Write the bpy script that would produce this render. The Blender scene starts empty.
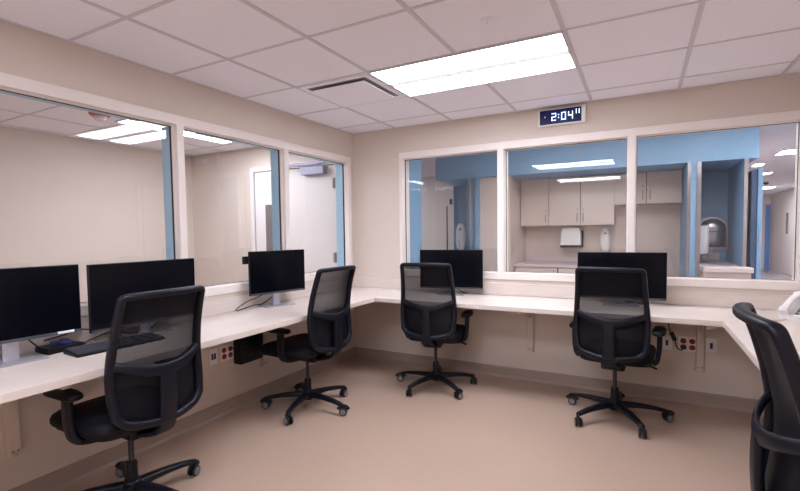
import bpy, bmesh, math, random
from mathutils import Vector, Matrix
random.seed(7)
S = bpy.context.scene
COL = S.collection
PI = math.pi
R = math.radians

# ------------------------------------------------------------------ materials
def lin(c):
    c /= 255.0
    return c / 12.92 if c <= 0.04045 else ((c + 0.055) / 1.055) ** 2.4
def rgb(r, g, b): return (lin(r), lin(g), lin(b), 1.0)

def mat(name, col, rough=0.5, metal=0.0, bump=0.0, bscale=200.0, mottle=0.0, mscale=8.0, spec=0.5, emit=None, estr=0.0, stretch=None):
    m = bpy.data.materials.new(name); m.use_nodes = True
    nt = m.node_tree; N = nt.nodes; L = nt.links
    p = N['Principled BSDF']
    p.inputs['Base Color'].default_value = col
    p.inputs['Roughness'].default_value = rough
    p.inputs['Metallic'].default_value = metal
    p.inputs['Specular IOR Level'].default_value = spec
    if emit:
        p.inputs['Emission Color'].default_value = emit
        p.inputs['Emission Strength'].default_value = estr
    if mottle or bump:
        tc = N.new('ShaderNodeTexCoord'); mp = N.new('ShaderNodeMapping')
        L.new(tc.outputs['Object'], mp.inputs['Vector'])
        if stretch: mp.inputs['Scale'].default_value = stretch
    if mottle:
        n = N.new('ShaderNodeTexNoise'); n.inputs['Scale'].default_value = mscale; n.inputs['Detail'].default_value = 5
        L.new(mp.outputs['Vector'], n.inputs['Vector'])
        r = N.new('ShaderNodeValToRGB')
        a, b = 1 - mottle, 1 + mottle
        r.color_ramp.elements[0].position = 0.3; r.color_ramp.elements[1].position = 0.7
        r.color_ramp.elements[0].color = (col[0]*a, col[1]*a, col[2]*a, 1)
        r.color_ramp.elements[1].color = (min(1, col[0]*b), min(1, col[1]*b), min(1, col[2]*b), 1)
        L.new(n.outputs['Fac'], r.inputs['Fac']); L.new(r.outputs['Color'], p.inputs['Base Color'])
    if bump:
        n2 = N.new('ShaderNodeTexNoise'); n2.inputs['Scale'].default_value = bscale; n2.inputs['Detail'].default_value = 3
        L.new(mp.outputs['Vector'], n2.inputs['Vector'])
        bp = N.new('ShaderNodeBump'); bp.inputs['Strength'].default_value = bump; bp.inputs['Distance'].default_value = 0.002
        L.new(n2.outputs['Fac'], bp.inputs['Height']); L.new(bp.outputs['Normal'], p.inputs['Normal'])
    return m

def glass_mat(name, tint):
    m = bpy.data.materials.new(name); m.use_nodes = True
    nt = m.node_tree; N = nt.nodes; L = nt.links
    N.remove(N['Principled BSDF']); out = N['Material Output']
    g = N.new('ShaderNodeNewGeometry')
    d = N.new('ShaderNodeVectorMath'); d.operation = 'DOT_PRODUCT'
    L.new(g.outputs['Incoming'], d.inputs[0]); L.new(g.outputs['Normal'], d.inputs[1])
    ab = N.new('ShaderNodeMath'); ab.operation = 'ABSOLUTE'; L.new(d.outputs['Value'], ab.inputs[0])
    om = N.new('ShaderNodeMath'); om.operation = 'SUBTRACT'; om.inputs[0].default_value = 1.0; L.new(ab.outputs[0], om.inputs[1])
    pw = N.new('ShaderNodeMath'); pw.operation = 'POWER'; pw.inputs[1].default_value = 5.0; L.new(om.outputs[0], pw.inputs[0])
    ml = N.new('ShaderNodeMath'); ml.operation = 'MULTIPLY_ADD'; ml.inputs[1].default_value = 0.95; ml.inputs[2].default_value = 0.045
    L.new(pw.outputs[0], ml.inputs[0])
    t = N.new('ShaderNodeBsdfTransparent'); t.inputs['Color'].default_value = tint
    gl = N.new('ShaderNodeBsdfGlossy'); gl.inputs['Roughness'].default_value = 0.0
    mx = N.new('ShaderNodeMixShader')
    L.new(ml.outputs[0], mx.inputs['Fac']); L.new(t.outputs[0], mx.inputs[1]); L.new(gl.outputs[0], mx.inputs[2])
    L.new(mx.outputs[0], out.inputs['Surface'])
    return m

def mesh_fabric_mat(name):
    m = bpy.data.materials.new(name); m.use_nodes = True
    nt = m.node_tree; N = nt.nodes; L = nt.links
    p = N['Principled BSDF']; out = N['Material Output']
    p.inputs['Base Color'].default_value = rgb(9, 9, 21); p.inputs['Specular IOR Level'].default_value = 0.25; p.inputs['Roughness'].default_value = 0.6
    tc = N.new('ShaderNodeTexCoord')
    mp = N.new('ShaderNodeMapping'); mp.inputs['Rotation'].default_value = (0, R(9), 0)
    L.new(tc.outputs['Object'], mp.inputs['Vector'])
    w = N.new('ShaderNodeTexWave'); w.bands_direction = 'Z'; w.inputs['Scale'].default_value = 52.0
    L.new(mp.outputs['Vector'], w.inputs['Vector'])
    w2 = N.new('ShaderNodeTexWave'); w2.bands_direction = 'X'; w2.inputs['Scale'].default_value = 70.0
    L.new(tc.outputs['Object'], w2.inputs['Vector'])
    r = N.new('ShaderNodeMapRange'); r.inputs['From Min'].default_value = 0.35; r.inputs['From Max'].default_value = 0.75
    r.inputs['To Min'].default_value = 0.58; r.inputs['To Max'].default_value = 0.86
    L.new(w.outputs['Fac'], r.inputs['Value'])
    a = N.new('ShaderNodeMath'); a.operation = 'MULTIPLY_ADD'; a.inputs[1].default_value = 0.10; a.use_clamp = True
    L.new(w2.outputs['Fac'], a.inputs[0]); L.new(r.outputs['Result'], a.inputs[2])
    t = N.new('ShaderNodeBsdfTransparent')
    mx = N.new('ShaderNodeMixShader')
    # a woven net closes up when looked along: coverage = 1 - (1 - c) ** (1 / cos)
    g = N.new('ShaderNodeNewGeometry'); d = N.new('ShaderNodeVectorMath'); d.operation = 'DOT_PRODUCT'
    L.new(g.outputs['Incoming'], d.inputs[0]); L.new(g.outputs['Normal'], d.inputs[1])
    ab = N.new('ShaderNodeMath'); ab.operation = 'ABSOLUTE'; L.new(d.outputs['Value'], ab.inputs[0])
    mxx = N.new('ShaderNodeMath'); mxx.operation = 'MAXIMUM'; mxx.inputs[1].default_value = 0.08; L.new(ab.outputs[0], mxx.inputs[0])
    iv = N.new('ShaderNodeMath'); iv.operation = 'DIVIDE'; iv.inputs[0].default_value = 1.0; L.new(mxx.outputs[0], iv.inputs[1])
    om = N.new('ShaderNodeMath'); om.operation = 'SUBTRACT'; om.inputs[0].default_value = 1.0; om.use_clamp = True; L.new(a.outputs[0], om.inputs[1])
    pw = N.new('ShaderNodeMath'); pw.operation = 'POWER'; L.new(om.outputs[0], pw.inputs[0]); L.new(iv.outputs[0], pw.inputs[1])
    cv = N.new('ShaderNodeMath'); cv.operation = 'SUBTRACT'; cv.inputs[0].default_value = 1.0; cv.use_clamp = True; L.new(pw.outputs[0], cv.inputs[1])
    L.new(cv.outputs[0], mx.inputs['Fac']); L.new(t.outputs[0], mx.inputs[1]); L.new(p.outputs[0], mx.inputs[2])
    L.new(mx.outputs[0], out.inputs['Surface'])
    return m

def lens_mat(name, col, strength):
    m = bpy.data.materials.new(name); m.use_nodes = True
    N = m.node_tree.nodes; p = N['Principled BSDF']
    p.inputs['Base Color'].default_value = (0.8, 0.8, 0.8, 1)
    p.inputs['Emission Color'].default_value = col
    p.inputs['Emission Strength'].default_value = strength
    return m

LIGHT = (0.932, 0.952, 1.06, 1)
M = dict(
    wall=mat('wall_paint', rgb(219, 206, 195), 0.6, bump=0.05, bscale=350, mottle=0.012, mscale=3),
    tile=mat('ceiling_tile', rgb(243, 240, 248), 0.9, bump=0.25, bscale=260, mottle=0.015, mscale=120),
    grid=mat('ceiling_grid_metal', rgb(210, 205, 212), 0.5),
    floor=mat('sheet_vinyl', rgb(184, 160, 143), 0.30, mottle=0.035, mscale=60, bump=0.02, bscale=60, spec=0.4),
    base=mat('rubber_base', rgb(166, 147, 137), 0.45, mottle=0.01, mscale=10),
    frame=mat('frame_paint', rgb(240, 231, 226), 0.38, spec=0.4),
    gasket=mat('black_gasket', rgb(20, 20, 22), 0.6),
    bluejamb=mat('blue_jamb_paint', rgb(160, 198, 220), 0.4),
    blue=mat('blue_wall_paint', rgb(128, 168, 200), 0.5, mottle=0.01, mscale=4),
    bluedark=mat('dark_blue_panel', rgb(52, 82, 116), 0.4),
    desk=mat('cream_laminate', rgb(222, 210, 202), 0.34, mottle=0.035, mscale=5, stretch=(1.2, 1.2, 14), spec=0.4),
    steelpaint=mat('bracket_paint', rgb(214, 200, 190), 0.4),
    plastic=mat('black_plastic', rgb(13, 14, 26), 0.42, bump=0.05, bscale=500, spec=0.3),
    plasticd=mat('dark_plastic', rgb(11, 11, 18), 0.45, spec=0.3),
    fabric=mat('seat_fabric', rgb(9, 10, 22), 0.6, spec=0.25, bump=0.2, bscale=700, mottle=0.1, mscale=300),
    meshf=mesh_fabric_mat('back_mesh_fabric'),
    chrome=mat('piston_steel', rgb(66, 66, 72), 0.3, 1.0),
    caster=mat('caster_plastic', rgb(18, 18, 22), 0.3),
    caster_rim=mat('caster_rim', rgb(120, 122, 130), 0.3),
    screen=mat('screen_black', rgb(6, 7, 16), 0.22, spec=0.18),
    bezel=mat('monitor_plastic', rgb(24, 24, 30), 0.5, spec=0.3),
    bezelg=mat('monitor_lower_edge', rgb(74, 74, 82), 0.4),
    silver=mat('silver_stand', rgb(190, 190, 198), 0.35, 0.7),
    key=mat('key_plastic', rgb(66, 68, 78), 0.5),
    cable=mat('black_cable', rgb(18, 18, 20), 0.5),
    bluecable=mat('blue_cable', rgb(34, 72, 160), 0.45),
    white=mat('white_plastic', rgb(236, 234, 234), 0.35),
    offwhite=mat('off_white_plastic', rgb(238, 234, 230), 0.4),
    sticker=mat('white_sticker', rgb(235, 235, 238), 0.5),
    red=mat('red_socket', rgb(150, 32, 30), 0.45),
    jack=mat('blue_jack', rgb(30, 44, 110), 0.4),
    black=mat('black', rgb(8, 8, 9), 0.5),
    clockface=mat('clock_face', rgb(18, 30, 80), 0.12),
    cab=mat('cream_cabinet', rgb(216, 200, 190), 0.22, mottle=0.012, mscale=5),
    counter=mat('solid_counter', rgb(208, 192, 192), 0.3),
    steel=mat('stainless', rgb(178, 176, 182), 0.28, 1.0, mottle=0.06, mscale=30),
    door=mat('door_paint', rgb(232, 226, 224), 0.4),
    doorgrey=mat('closer_metal', rgb(150, 150, 172), 0.4, 0.3),
    hinge=mat('hinge_steel', rgb(160, 158, 160), 0.35, 0.8),
    lite=mat('door_lite_glass', rgb(120, 112, 110), 0.15),
    alarm=mat('alarm_red', rgb(190, 40, 40), 0.4),
    clear=mat('strobe_lens', rgb(225, 225, 230), 0.1),
    ventdark=mat('vent_recess_shade', rgb(150, 146, 152), 0.7),
    corfloor=mat('corridor_floor', rgb(182, 170, 176), 0.15, mottle=0.03, mscale=40),
    brown=mat('brown_jamb', rgb(112, 92, 92), 0.5),
    bluelight=mat('blue_far_wall', rgb(92, 150, 226), 0.5),
    lens=lens_mat('lamp_lens', LIGHT, 11.0),
    lens_left=lens_mat('lamp_lens_observation', LIGHT, 8.5),
    lens_dim=lens_mat('lamp_lens_dim', (0.98, 0.975, 1.0, 1), 8.5),
    wallc=mat('corridor_paint', rgb(232, 224, 222), 0.55, mottle=0.01, mscale=3),
    lens_cor=lens_mat('lamp_lens_corridor', (0.98, 0.975, 1.0, 1), 20.0),
    led=mat('led_digit', rgb(150, 190, 255), 0.4, emit=(0.55, 0.75, 1.0, 1), estr=1.6),
    ledred=mat('led_dot', rgb(200, 120, 150), 0.4, emit=(0.9, 0.35, 0.5, 1), estr=0.6),
    glass=glass_mat('window_glass', (0.985, 0.99, 0.99, 1)),
)

# ------------------------------------------------------------------ mesh helpers
class MB:
    def __init__(s): s.bm = bmesh.new(); s.mats = []
    def mi(s, m):
        if m not in s.mats: s.mats.append(m)
        return s.mats.index(m)
    def _set(s, faces, m):
        i = s.mi(m)
        for f in faces: f.material_index = i
    def box(s, m, x0, x1, y0, y1, z0, z1, bev=0.0, seg=2, xf=None):
        c = Vector(((x0+x1)/2, (y0+y1)/2, (z0+z1)/2))
        t = Matrix.Translation(c) @ Matrix.Diagonal((abs(x1-x0), abs(y1-y0), abs(z1-z0), 1))
        tmp = bmesh.new(); bmesh.ops.create_cube(tmp, size=1.0, matrix=t)
        if bev: bmesh.ops.bevel(tmp, geom=tmp.edges[:], offset=bev, segments=seg, profile=0.5, affect='EDGES')
        s._merge(tmp, m, xf)
    def _merge(s, tmp, m, xf=None):
        if xf is not None: tmp.transform(xf)
        i = s.mi(m); mp = {}
        for v in tmp.verts: mp[v] = s.bm.verts.new(v.co)
        for f in tmp.faces:
            try: nf = s.bm.faces.new([mp[v] for v in f.verts])
            except ValueError: continue
            nf.material_index = i
        tmp.free()
    def rings(s, m, rings, cap0=True, cap1=True, closed=False):
        i = s.mi(m); vs = [[s.bm.verts.new(p) for p in r] for r in rings]; n = len(vs[0])
        K = len(vs); rng = range(K if closed else K-1)
        for a in rng:
            A, B = vs[a], vs[(a+1) % K]
            for k in range(n):
                f = s.bm.faces.new((A[k], A[(k+1) % n], B[(k+1) % n], B[k])); f.material_index = i
        if not closed:
            if cap0: s.bm.faces.new(vs[0][::-1]).material_index = i
            if cap1: s.bm.faces.new(vs[-1]).material_index = i
    def cyl(s, m, p0, p1, r0, r1=None, n=16):
        s.sweep(m, [p0, p1], [(r0, r0), (r1 if r1 is not None else r0,)*2], n=n)
    def sweep(s, m, pts, size, n=10, up=(0, 0, 1), closed=False, sq=2.0):
        """tube along pts; size = (half side, half up) per point; superellipse exponent sq"""
        pts = [Vector(p) for p in pts]; K = len(pts)
        if not isinstance(size, list): size = [size]*K
        up = Vector(up); out = []
        for k in range(K):
            a = pts[(k-1) % K] if (closed or k > 0) else pts[k]
            b = pts[(k+1) % K] if (closed or k < K-1) else pts[k]
            t = (b-a).normalized()
            u = up - t*up.dot(t)
            if u.length < 1e-3:
                u = Vector((0, 1, 0)) - t*t.y
                if u.length < 1e-3: u = Vector((1, 0, 0))
            u.normalize(); sd = t.cross(u)
            w, h = size[k]; ring = []
            for j in range(n):
                an = 2*PI*j/n + PI/n; c, q = math.cos(an), math.sin(an)
                cx = math.copysign(abs(c)**(2/sq), c); cy = math.copysign(abs(q)**(2/sq), q)
                ring.append(pts[k] + sd*w*cx + u*h*cy)
            out.append(ring)
        s.rings(m, out, closed=closed)
    def lathe(s, m, prof, c=(0, 0, 0), n=20, axis='Z'):
        rs = []
        for r, z in prof:
            ring = []
            for j in range(n):
                a = 2*PI*j/n; x, y = r*math.cos(a), r*math.sin(a)
                v = (x, y, z) if axis == 'Z' else ((z, x, y) if axis == 'X' else (y, z, x))
                ring.append(Vector(c) + Vector(v))
            rs.append(ring)
        s.rings(m, rs)
    def prism(s, m, poly, a0, a1, axis='Y', xf=None):
        tmp = bmesh.new()
        def P(p, a): return (p[0], a, p[1]) if axis == 'Y' else ((a, p[0], p[1]) if axis == 'X' else (p[0], p[1], a))
        A = [tmp.verts.new(P(p, a0)) for p in poly]; B = [tmp.verts.new(P(p, a1)) for p in poly]
        n = len(poly); tmp.faces.new(A); tmp.faces.new(B[::-1])
        for k in range(n): tmp.faces.new((A[k], B[k], B[(k+1) % n], A[(k+1) % n]))
        s._merge(tmp, m, xf)
    def pad(s, m, hw, hl, levels, c=(0, 0), n=40, sq=4.5, zf=None):
        rs = []
        for inset, z in levels:
            ring = []
            for j in range(n):
                a = 2*PI*j/n; cc, ss = math.cos(a), math.sin(a)
                x = (hw-inset)*math.copysign(abs(cc)**(2/sq), cc); y = (hl-inset)*math.copysign(abs(ss)**(2/sq), ss)
                ring.append((c[0]+x, c[1]+y, z + (zf(x, y) if zf else 0)))
            rs.append(ring)
        s.rings(m, rs)
    def build(s, name, parent=None, smooth=35, loc=None, rot=None):
        bmesh.ops.recalc_face_normals(s.bm, faces=s.bm.faces[:])
        me = bpy.data.meshes.new(name); s.bm.to_mesh(me); s.bm.free()
        for m in s.mats: me.materials.append(m)
        if smooth:
            for p in me.polygons: p.use_smooth = True
            me.set_sharp_from_angle(angle=R(smooth))
        o = bpy.data.objects.new(name, me); COL.objects.link(o)
        if parent: o.parent = parent
        if loc is not None: o.location = loc
        if rot is not None: o.rotation_euler = rot
        return o

def tag(o, label, cat, group=None):
    o['label'] = label; o['category'] = cat
    if group: o['group'] = group
    return o
def thing(name, label, cat, loc=(0, 0, 0), rz=0.0, group=None):
    o = bpy.data.objects.new(name, None); COL.objects.link(o); o.empty_display_size = 0.1
    o.location = loc; o.rotation_euler = (0, 0, rz)
    return tag(o, label, cat, group)
def struct(o): o['kind'] = 'structure'; return o
def dup(o, parent=None):
    c = o.copy(); COL.objects.link(c)
    if parent: c.parent = parent
    for ch in [k for k in o.children]: dup(ch, c)
    return c
def smoothpath(pts, k=6):
    P = [Vector(p) for p in pts]; out = []
    for i in range(len(P)-1):
        p0 = P[max(i-1, 0)]; p1 = P[i]; p2 = P[i+1]; p3 = P[min(i+2, len(P)-1)]
        for j in range(k):
            t = j/k
            out.append(0.5*((2*p1)+(p2-p0)*t+(2*p0-5*p1+4*p2-p3)*t*t+(3*p1-p0-3*p2+p3)*t**3))
    out.append(P[-1]); return out

# ------------------------------------------------------------------ dimensions (metres)
H = 2.405           # ceiling
ZD = 0.765          # worktop height
DD = 0.637          # worktop depth
T = 0.6096          # ceiling module
XR = 3.79           # right wall
YR = -7.0           # rear wall
XL = -2.6           # far wall of the neighbouring room
TW = 0.14           # wall thickness
ZB0, ZB1, ZT0, ZT1 = 0.908, 0.968, 2.086, 2.150     # window frame levels

# ------------------------------------------------------------------ setting
b = MB(); b.box(M['floor'], XL-TW, XR+TW, YR-TW, TW, -0.1, 0); struct(b.build('floor'))
b = MB(); b.box(M['corfloor'], -3.2, 7.2, TW, 16.0, -0.1, 0); struct(b.build('floor_corridor'))

b = MB()
b.box(M['tile'], -3.2, 7.2, YR-TW, 16.0, H, H+0.04)
gx0 = 0.5374
def grid(x0, x1, y0, y1):
    k = math.ceil((x0-gx0)/T)
    while gx0+k*T < x1:
        x = gx0+k*T; b.box(M['grid'], x-0.012, x+0.012, y0, y1, H-0.004, H+0.01); k += 1
    k = math.ceil((y0+0.301)/T)
    while -0.301+k*T < y1:
        y = -0.301+k*T; b.box(M['grid'], x0, x1, y-0.010, y+0.010, H-0.003, H+0.01); k += 1
    e = 0.022
    for q in ((x0, x0+e, y0, y1), (x1-e, x1, y0, y1), (x0, x1, y0, y0+e), (x0, x1, y1-e, y1)):
        b.box(M['grid'], *q, H-0.0035, H+0.01)
grid(0, XR, YR, 0); grid(XL, -TW, YR, 0)
struct(b.build('ceiling', smooth=0))

# left wall with the window opening
WY0, WY1 = -3.20, -0.050
b = MB()
b.box(M['wall'], -TW, 0, YR, 0, 0, ZB0); b.box(M['wall'], -TW, 0, YR, 0, ZT1, H)
b.box(M['wall'], -TW, 0, YR, WY0, ZB0, ZT1); b.box(M['wall'], -TW, 0, WY1, 0, ZB0, ZT1)
struct(b.build('wall_left', smooth=0))
WX0, WX1 = 0.572, 3.745
b = MB()
b.box(M['wall'], XL-TW, XR+TW, 0, TW, 0, ZB0); b.box(M['wall'], XL-TW, XR+TW, 0, TW, ZT1, H)
b.box(M['wall'], XL-TW, WX0, 0, TW, ZB0, ZT1); b.box(M['wall'], WX1, XR+TW, 0, TW, ZB0, ZT1)
struct(b.build('wall_back', smooth=0))
b = MB(); b.box(M['wall'], XR, XR+TW, YR, 0, 0, H); struct(b.build('wall_right', smooth=0))
b = MB(); b.box(M['wall'], XL-TW, XR+TW, YR-TW, YR, 0, H); struct(b.build('wall_rear', smooth=0))
b = MB(); b.box(M['wall'], XL-TW, XL, YR, 0, 0, H); struct(b.build('wall_far_left', smooth=0))

def baseboard(name, poly_axis, a0, a1):
    prof = [(0, 0), (0.022, 0), (0.016, 0.006), (0.009, 0.02), (0.007, 0.09), (0.004, 0.102), (0, 0.102)]
    b = MB()
    if poly_axis == 'left':
        b.prism(M['base'], prof, a0, a1, 'Y')
    elif poly_axis == 'back':
        b.prism(M['base'], [(-p, z) for p, z in prof], a0, a1, 'X')
    else:
        b.prism(M['base'], [(XR-p, z) for p, z in prof], a0, a1, 'Y')
    struct(b.build(name, smooth=0))
baseboard('baseboard_left', 'left', YR, 0)
baseboard('baseboard_back', 'back', 0, XR)
baseboard('baseboard_right', 'right', YR, 0)

# window frames: posts and rails in cream on the office side, blue jambs on the far side of the left wall
def xf_left(p): return p
MUL_L = [(-3.20, -3.145), (-2.107, -2.053), (-1.073, -1.018), (-0.105, -0.050)]
MUL_B = [(0.572, 0.608), (1.581, 1.642), (2.637, 2.694), (3.700, 3.745)]
def frame(name, muls, left, blue):
    b = MB()
    def bx(m, a0, a1, d0, d1, z0, z1, bev=0.0):
        # a along the wall, d depth into the wall (negative = proud of it on the office side)
        if left: b.box(m, -d1, -d0, a0, a1, z0, z1, bev, 2)
        else: b.box(m, a0, a1, d0, d1, z0, z1, bev, 2)
    a0, a1 = muls[0][0], muls[-1][1]
    f = M['frame']
    bx(f, a0, a1, -0.014, 0.06, ZT0, ZT1, 0.003); bx(f, a0, a1, -0.014, 0.06, ZB0, ZB1, 0.003)
    for q in muls: bx(f, q[0], q[1], -0.0135, 0.06, ZB1-0.004, ZT0+0.004, 0.003)
    fb = M['bluejamb'] if blue else f
    bx(fb, a0, a1, 0.06, TW+0.012, ZT0+0.004, ZT1); bx(fb, a0, a1, 0.06, TW+0.012, ZB0, ZB1-0.004)
    for q in muls: bx(fb, q[0]+0.003, q[1]-0.003, 0.06, TW+0.011, ZB1-0.005, ZT0+0.005)
    o = struct(b.build(name, smooth=0)); return o
frame('trim_1', MUL_L, True, True)
frame('trim_2', MUL_B, False, False)
wn = 1
for muls, left in ((MUL_L, True), (MUL_B, False)):
    for i in range(3):
        a0, a1 = muls[i][1], muls[i+1][0]
        b = MB()
        def bx(m, p0, p1, d0, d1, z0, z1):
            if left: b.box(m, -d1, -d0, p0, p1, z0, z1)
            else: b.box(m, p0, p1, d0, d1, z0, z1)
        s = 0.007; f = M['frame']
        for m_, s_, d0, d1 in ((f, s, 0.018, 0.038), (M['gasket'], s+0.002, 0.036, 0.052)):
            bx(m_, a0, a1, d0, d1, ZT0-s_, ZT0); bx(m_, a0, a1, d0, d1, ZB1, ZB1+s_)
            bx(m_, a0, a0+s_, d0, d1, ZB1+s_, ZT0-s_); bx(m_, a1-s_, a1, d0, d1, ZB1+s_, ZT0-s_)
        w = struct(b.build('window_%d' % wn, smooth=0))
        b = MB(); bx(M['glass'], a0+0.006, a1-0.006, 0.041, 0.047, ZB1+0.006, ZT0-0.006)
        b.build('glass_pane', w, smooth=0); wn += 1

# ------------------------------------------------------------------ ceiling lights
def troffer(name, x0, x1, y0, y1, lens, label, group, along='x'):
    t = thing(name, label, 'ceiling light', ((x0+x1)/2, (y0+y1)/2, H), 0, group)
    hx, hy = (x1-x0)/2, (y1-y0)/2
    b = MB(); e = 0.016; z0, z1 = -0.010, 0.0
    b.box(M['grid'], -hx, hx, -hy, -hy+e, z0, z1); b.box(M['grid'], -hx, hx, hy-e, hy, z0, z1)
    b.box(M['grid'], -hx, -hx+e, -hy+e, hy-e, z0, z1); b.box(M['grid'], hx-e, hx, -hy+e, hy-e, z0, z1)
    b.build('frame', t, smooth=0)
    if along == 'x':
        r = [(-hx+e, hx-e, -hy+e, -0.04), (-hx+e, hx-e, 0.04, hy-e)]; c = (-hx+e, hx-e, -0.04, 0.04)
    else:
        r = [(-hx+e, -0.03, -hy+e, hy-e), (0.03, hx-e, -hy+e, hy-e)]; c = (-0.03, 0.03, -hy+e, hy-e)
    for q in r:
        b = MB(); b.box(lens, *q, -0.008, -0.002); b.build('lens', t, smooth=0)
    b = MB(); b.box(M['rib'], *c, -0.0095, -0.002); b.build('center_rib', t, smooth=0)
    return t
M['rib'] = lens_mat('lamp_rib', LIGHT, 0.28)
ry = lambda k: -0.301-k*T
G = 'recessed ceiling lights over the office'
troffer('ceiling_light', gx0+T, gx0+3*T, ry(2), ry(1), M['lens'], 'long recessed ceiling light above the office, in the grid left of the wall clock', None)
for k, la in ((5, 'recessed ceiling light behind the camera, mirrored as a bright bar on the middle back window'),
              (9, 'recessed ceiling light at the rear of the office, mirrored on the cabinet tops')):
    troffer('ceiling_light', gx0+T, gx0+3*T, ry(k+1), ry(k), M['lens'], la, None)
troffer('ceiling_light', -1.52, -0.91, -1.62, -0.40, M['lens_left'], 'recessed ceiling light beyond the middle left window, by the door with the closer', None, 'y')
troffer('ceiling_light', -1.56, -0.95, -5.40, -4.16, M['lens_left'], 'recessed ceiling light at the far end of the room behind the left windows', None, 'y')

# ceiling vent: dropped plaque over a flat sheet coloured as the recess's shade
cx, cy = gx0+T/2, ry(1)-T/2
t = thing('ceiling_vent', 'square white plaque ceiling vent with dark slot, left of the long light', 'vent', (cx, cy, H))
b = MB()
for q in ((-0.29, 0.29, -0.29, -0.250), (-0.29, 0.29, 0.250, 0.29), (-0.29, -0.250, -0.250, 0.250), (0.250, 0.29, -0.250, 0.250)):
    b.box(M['tile'], *q, -0.008, 0)
b.build('frame', t, smooth=0)
b = MB(); b.box(M['ventdark'], -0.250, 0.250, -0.250, 0.250, -0.004, 0); b.build('recess', t, smooth=0)  # grey sheet on the ceiling, no hollow behind it; shade is in its colour
b = MB(); b.box(M['tile'], -0.228, 0.228, -0.228, 0.228, -0.026, -0.021, 0.002); b.build('plaque', t, smooth=0)
for sx in (-1, 1):
    for sy in (-1, 1):
        b = MB(); b.box(M['ventdark'], sx*0.18-0.01, sx*0.18+0.01, sy*0.18-0.01, sy*0.18+0.01, -0.022, -0.002); b.build('hanger', t, smooth=0)

b = MB(); b.lathe(M['tile'], [(0.045, 0), (0.045, -0.004), (0.038, -0.007), (0.012, -0.008), (0.010, -0.02), (0.0, -0.021)])
o = b.build('sprinkler', loc=(2.056, -1.829, H)); tag(o, 'small round white sprinkler cover in the ceiling tile beside the long light', 'sprinkler')

# ------------------------------------------------------------------ wall clock 2:04
CX0, CX1, CZ0, CZ1 = 1.950, 2.325, 2.238, 2.376
t = thing('wall_clock', 'digital wall clock with blue digits high on the back wall above the windows', 'clock', ((CX0+CX1)/2, 0, (CZ0+CZ1)/2))
hw, hh = (CX1-CX0)/2, (CZ1-CZ0)/2
b = MB(); b.box(M['offwhite'], -hw, hw, -0.045, 0, -hh, hh, 0.004); b.build('case', t, smooth=0)
b = MB(); b.box(M['clockface'], -hw+0.012, hw-0.03, -0.048, -0.044, -hh+0.009, hh-0.009); b.build('display', t, smooth=0)
SEG = {'0': 'abcdef', '1': 'bc', '2': 'abged', '4': 'fgbc'}
def digit(b, ch, x, z, w, h, th):
    y0, y1 = -0.0500, -0.0479
    q = {'a': (x, x+w, z+h-th, z+h), 'd': (x, x+w, z, z+th), 'g': (x, x+w, z+h/2-th/2, z+h/2+th/2),
         'f': (x, x+th, z+h/2, z+h), 'b': (x+w-th, x+w, z+h/2, z+h), 'e': (x, x+th, z, z+h/2), 'c': (x+w-th, x+w, z, z+h/2)}
    for k in SEG[ch]:
        a = q[k]; b.box(M['led'], a[0], a[1], y0, y1, a[2], a[3])
for ch, x in (('2', -0.078), ('0', 0.0), ('4', 0.055)):
    b = MB(); digit(b, ch, x, -0.033, 0.036, 0.062, 0.0058); b.build('digit', t, smooth=0)
for z in (-0.014, 0.010):
    b = MB(); b.box(M['led'], -0.026, -0.018, -0.05, -0.0479, z, z+0.007); b.build('colon_dot', t, smooth=0)
for x in (0.106, 0.128):
    b = MB(); digit(b, '1', x, 0.006, 0.014, 0.036, 0.005); b.build('small_digit', t, smooth=0)
b = MB(); b.box(M['ledred'], -0.136, -0.128, -0.05, -0.0479, 0.0, 0.008); b.build('indicator', t, smooth=0)

# ------------------------------------------------------------------ worktop
RX = 3.20     # inner edge of the right run
YE = -5.2
zu = ZD-0.036
def worktop(poly, label, edges):
    t = thing('worktop', label, 'desk', (0, 0, 0))
    b = MB(); b.prism(M['desk'], poly, zu, ZD, 'Z')
    b.build('counter', t, smooth=20)
    b = MB()
    for p0, p1 in edges:
        b.sweep(M['desk'], [(p0[0], p0[1], (zu+ZD)/2), (p1[0], p1[1], (zu+ZD)/2)], [(0.002, 0.0178)]*2, n=12, sq=6)
    b.build('front_edge', t, smooth=30)
G_ = 0.001
worktop([(G_, YE), (DD, YE), (DD, -DD-G_/2), (G_, -DD-G_/2)], 'left run of cream laminate worktop below the left windows, with three monitors', [((DD, YE), (DD, -DD-0.001))])
worktop([(G_, -DD+G_/2), (XR-G_, -DD+G_/2), (XR-G_, -G_), (G_, -G_)], 'back run of cream laminate worktop below the back windows, with two monitors', [((DD+0.002, -DD), (RX-0.002, -DD))])
worktop([(RX, YE), (XR-G_, YE), (XR-G_, -DD-G_/2), (RX, -DD-G_/2)], 'right run of cream laminate worktop at the right edge, before the white phone', [((RX, -DD-0.001), (RX, YE))])
zs = 0.872
for i, q in enumerate(((G_, 0.018, YE, -0.018, ZD+G_, zs), (G_, XR-G_, -0.018, -G_, ZD+G_, zs), (XR-0.018, XR-G_, YE, -0.018, ZD+G_, zs))):
    b = MB(); b.box(M['desk'], *q, 0.002); struct(b.build('trim_%d' % (i+4), smooth=0))
for x, y in ((0.055, -1.70), (0.055, -2.52)):
    b = MB(); b.lathe(M['bezel'], [(0.036, 0), (0.036, 0.003), (0.03, 0.005), (0.0, 0.005)], (x, y, ZD)); b.build('grommet', t)

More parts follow.
